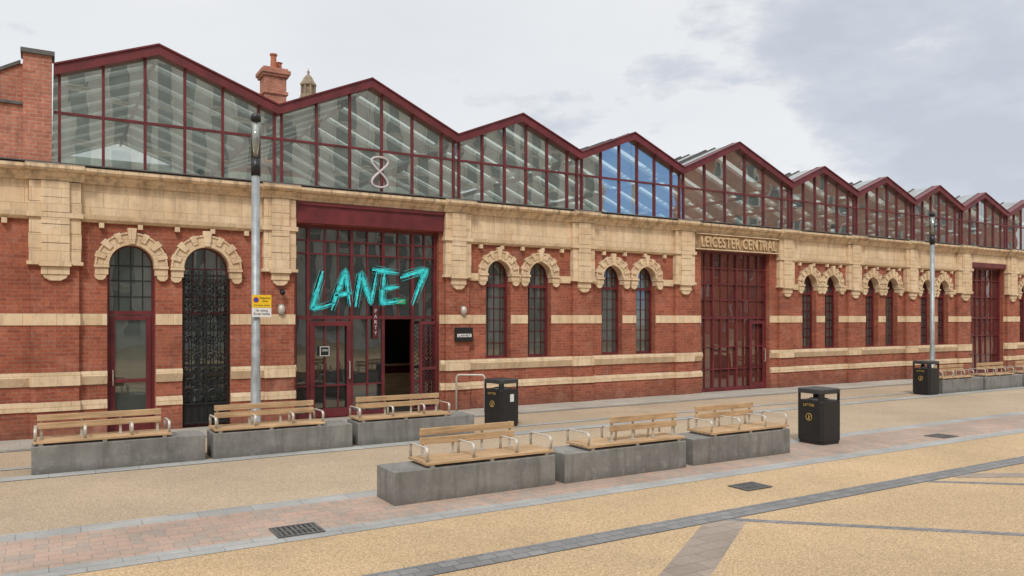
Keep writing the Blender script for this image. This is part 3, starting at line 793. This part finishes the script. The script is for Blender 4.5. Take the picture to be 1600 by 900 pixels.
# ------------------------------------------------------------------ litter bins
def bin_(x,y,rot,lab,sticker):
    e=empty('litter_bin',(x,y,0),lab,'bin','black square litter bins on the square',rot)
    def oc(h,ch,z): return [(-h+ch,-h,z),(h-ch,-h,z),(h,-h+ch,z),(h,h-ch,z),(h-ch,h,z),(-h+ch,h,z),(-h,h-ch,z),(-h,-h+ch,z)]
    def loft(b,rings,cap=True):
        base=len(b.v)
        for r in rings: b.v+=r
        n=8
        for k in range(len(rings)-1):
            for i in range(n):
                j=(i+1)%n; b.f.append([base+k*n+i,base+k*n+j,base+(k+1)*n+j,base+(k+1)*n+i]); b.m.append(0)
        b.f.append([base+i for i in reversed(range(n))]); b.m.append(0)
        e_=base+(len(rings)-1)*n; b.f.append([e_+i for i in range(n)]); b.m.append(0)
    b=MB(); loft(b,[oc(.268,.05,0),oc(.268,.05,.06),oc(.28,.05,.065),oc(.28,.05,.79),oc(.272,.05,.80)])
    b.build('body',M_black,e,bevel=.006)
    for sx in (-1,1):
        for sy in (-1,1):
            b=MB()
            pts=[(sx*.279,sy*.20),(sx*.279,sy*.23),(sx*.23,sy*.279),(sx*.20,sy*.279),(sx*.20,sy*.25),(sx*.25,sy*.20)]
            if sx*sy<0: pts=pts[::-1]
            b.v+=[(px,py,.80) for px,py in pts]+[(px,py,.93) for px,py in pts]
            for i in range(6):
                j=(i+1)%6; b.f.append([i,j,6+j,6+i]); b.m.append(0)
            b.build('corner_post',M_black,e)
    b=MB(); loft(b,[oc(.281,.05,.93),oc(.281,.05,1.005),oc(.262,.05,1.02),oc(.10,.03,1.03)]); b.build('lid',M_lid,e,bevel=.005)
    b=MB(); b.lathe([(.17,.72),(.17,.83),(.16,.83),(.16,.78)],0,0,14); b.build('liner',M_galv,e)
    d=-.2815
    textmesh('lettering','LITTER',.23,.045,M_gold,.002,e,leftM(d,0,.72))
    b=MB(); cz=.50
    def pt(u,v): return (-.281,-u*.8,cz+v*.8)
    R=.08
    b.tube([pt(R*math.cos(2*math.pi*q/20),R*math.sin(2*math.pi*q/20)) for q in range(20)],.0065,5,closed=True)
    b.tube([pt(.0,.045),pt(.001,.03)],.011,6); b.tube([pt(0,.02),pt(-.005,-.015),pt(-.02,-.055)],.007,6); b.tube([pt(-.005,-.015),pt(.018,-.055)],.007,6); b.tube([pt(0,.018),pt(.03,.0),pt(.04,.012)],.006,6)
    b.build('emblem',M_gold,e)
    if sticker:
        b=MB(); b.box(-.02,.09,-.286,-.272,.54,.70); b.build('sticker',M_white,e)
bin_(12.22,-8.05,0,'black square litter bin with gold lettering beside concrete bench',False)
bin_(8.30,-3.1,math.radians(15),'black square litter bin with white sticker near the entrance',True)
bin_(22.85,-3.8,0,'distant black square litter bin by row of benches',False)

# ------------------------------------------------------------------ lamp columns
def lamp(x,y,lab):
    e=empty('street_lamp',(x,y,0),lab,'street lamp','slender cylindrical lamp columns')
    b=MB(); b.lathe([(.13,0),(.13,.02),(.088,.03),(.088,1.2),(.078,1.24),(.072,4.9)],0,0,20); b.build('pole',M_galv,e,smooth=True)
    b=MB(); b.lathe([(.083,4.9),(.083,5.22)],0,0,20); b.build('collar',M_black,e,smooth=True)
    b=MB(); b.lathe([(.085,5.22),(.085,5.88)],0,0,20); b.build('lamp_glass',M_gl_lamp,e,smooth=True)
    b=MB(); b.lathe([(.03,5.22),(.03,5.55),(.055,5.6),(.055,5.87)],0,0,12); b.build('lamp_core',M_steel,e,smooth=True)
    b=MB(); b.lathe([(.088,5.88),(.09,5.98),(.06,6.02),(.0,6.03)],0,0,20); b.build('cap',M_black,e,smooth=True)
lamp(3.22,-2.95,'tall slim galvanised lamp column with clear cylindrical head')
lamp(26.5,-1.87,'distant slim grey lamp column beside far station wall')
e=empty('parking_sign',(3.30,-3.06,2.5),'yellow and white restriction plate strapped to lamp column','sign')
b=MB(); b.box(-.17,.17,-.008,0,0,.23); b.build('sign_face',M_yellow,e)
b=MB(); b.box(-.17,.17,-.008,0,-.17,-.005); b.build('lower_plate',M_white,e)
b=MB(); b.prism([(-.10+.05*math.cos(2*math.pi*k/20),.14+.05*math.sin(2*math.pi*k/20)) for k in range(20)],-.011,-.008); b.build('roundel',M_red,e)
b=MB(); b.prism([(-.10+.037*math.cos(2*math.pi*k/20),.14+.037*math.sin(2*math.pi*k/20)) for k in range(20)],-.013,-.0112); b.build('roundel_centre',M_blue,e)
textmesh('lettering','Pedestrian\nZone',.19,.09,M_black,.001,e,frontM(.06,-.010,.15))
textmesh('lettering','At any time',.28,.04,M_black,.001,e,frontM(0,-.010,.04))
textmesh('lettering','No waiting\nExcept loading',.28,.11,M_black,.001,e,frontM(0,-.010,-.085))
b=MB()
def hoop(x0,x1,y0,y1,h):
    P=[(x0,y0,0),(x0,y0,h-.1)]
    for k in range(1,6):
        a=math.pi/2*k/6; t=.1*(1-math.cos(a)); P.append((x0+(x1-x0)*t/.9,y0+(y1-y0)*t/.9,h-.1+.1*math.sin(a)))
    for k in range(5,0,-1):
        a=math.pi/2*k/6; t=.1*(1-math.cos(a)); P.append((x1-(x1-x0)*t/.9,y1-(y1-y0)*t/.9,h-.1+.1*math.sin(a)))
    P+= [(x1,y1,h-.1),(x1,y1,0)]
    return P
b.tube(hoop(0,.55,0,-.45,.92),.024,10)
o=b.build('handrail',M_steel,loc=(8.62,-.35,0),smooth=True); tag(o,'brushed steel hoop handrail beside the main entrance','handrail')

# ------------------------------------------------------------------ world, sun, camera
wd=bpy.data.worlds.new('World'); scene.world=wd; wd.use_nodes=True
nt=wd.node_tree; nt.nodes.clear()
out=N(nt,'ShaderNodeOutputWorld')
sky=N(nt,'ShaderNodeTexSky'); sky.sky_type='NISHITA'; sky.sun_disc=False
EL=math.radians(50); AZ=math.radians(215)
sky.sun_elevation=EL; sky.sun_rotation=AZ
bg1=N(nt,'ShaderNodeBackground'); bg1.inputs[1].default_value=.10; L(nt,sky.outputs[0],bg1.inputs[0])
tc=N(nt,'ShaderNodeTexCoord'); D_=tc.outputs['Generated']
mp=N(nt,'ShaderNodeMapping'); L(nt,D_,mp.inputs[0]); mp.inputs['Scale'].default_value=(1,1,2.6); mp.inputs['Location'].default_value=(3.1,1.2,.4)
n1=noise(nt,mp.outputs[0],2.0,4,.5)
col=ramp(nt,n1,[(.30,(.82,.85,.89)),(.50,(.89,.91,.93)),(.66,(.94,.95,.96))])
def lobe(v,c0,c1):
    v=Vector(v).normalized()
    d=N(nt,'ShaderNodeVectorMath',operation='DOT_PRODUCT'); L(nt,D_,d.inputs[0]); d.inputs[1].default_value=v
    m=N(nt,'ShaderNodeMapRange',interpolation_type='SMOOTHSTEP'); L(nt,d.outputs['Value'],m.inputs[0]); m.inputs[1].default_value=math.cos(math.radians(c0)); m.inputs[2].default_value=math.cos(math.radians(c1))
    return m.outputs[0]
mp2=N(nt,'ShaderNodeMapping'); L(nt,D_,mp2.inputs[0]); mp2.inputs['Scale'].default_value=(1,1,2.4); mp2.inputs['Location'].default_value=(.3,5.2,.9)
nn2=N(nt,'ShaderNodeTexNoise'); nn2.inputs['Scale'].default_value=4.6; nn2.inputs['Detail'].default_value=7; nn2.inputs['Roughness'].default_value=.58; L(nt,mp2.outputs[0],nn2.inputs['Vector'])
n2=math_(nt,'MULTIPLY_ADD',lobe((.92,.40,.24),22,3),.22,nn2.outputs['Fac'])
cl=ramp(nt,n2,[(.59,0.0),(.68,.7),(.8,1.0)])
col=mixc(nt,cl,col,(.62,.66,.74))
hole=lobe((.655,-.725,.18),11,7)
col=mixc(nt,math_(nt,'MULTIPLY',hole,.95),col,(.28,.58,1.15))
sx=N(nt,'ShaderNodeSeparateXYZ'); L(nt,D_,sx.inputs[0])
mr=N(nt,'ShaderNodeMapRange'); L(nt,sx.outputs[2],mr.inputs[0]); mr.inputs[1].default_value=.4; mr.inputs[2].default_value=.9; mr.inputs[3].default_value=.96; mr.inputs[4].default_value=1.35
bg2=N(nt,'ShaderNodeBackground'); L(nt,col,bg2.inputs[0]); L(nt,mr.outputs[0],bg2.inputs[1])
ms=N(nt,'ShaderNodeMixShader'); ms.inputs[0].default_value=.9; L(nt,bg1.outputs[0],ms.inputs[1]); L(nt,bg2.outputs[0],ms.inputs[2])
L(nt,ms.outputs[0],out.inputs[0])
sl=bpy.data.lights.new('sun','SUN'); sl.energy=2.0; sl.angle=math.radians(10); sl.color=(1,.95,.88)
so=bpy.data.objects.new('sun',sl); C.objects.link(so)
d=Vector((math.sin(AZ)*math.cos(EL),math.cos(AZ)*math.cos(EL),math.sin(EL)))
so.rotation_euler=(-d).to_track_quat('-Z','Y').to_euler(); so.location=(0,-20,30)
cam=bpy.data.cameras.new('camera'); cam.lens=27; cam.sensor_width=36; cam.shift_y=.030; cam.clip_end=1500
co=bpy.data.objects.new('camera',cam); C.objects.link(co); co.location=(0,-17.3,2.3); co.rotation_euler=(math.radians(90),0,math.radians(-31.1))
scene.camera=co
scene.view_settings.view_transform='Standard'; scene.view_settings.look='None'; scene.view_settings.exposure=0
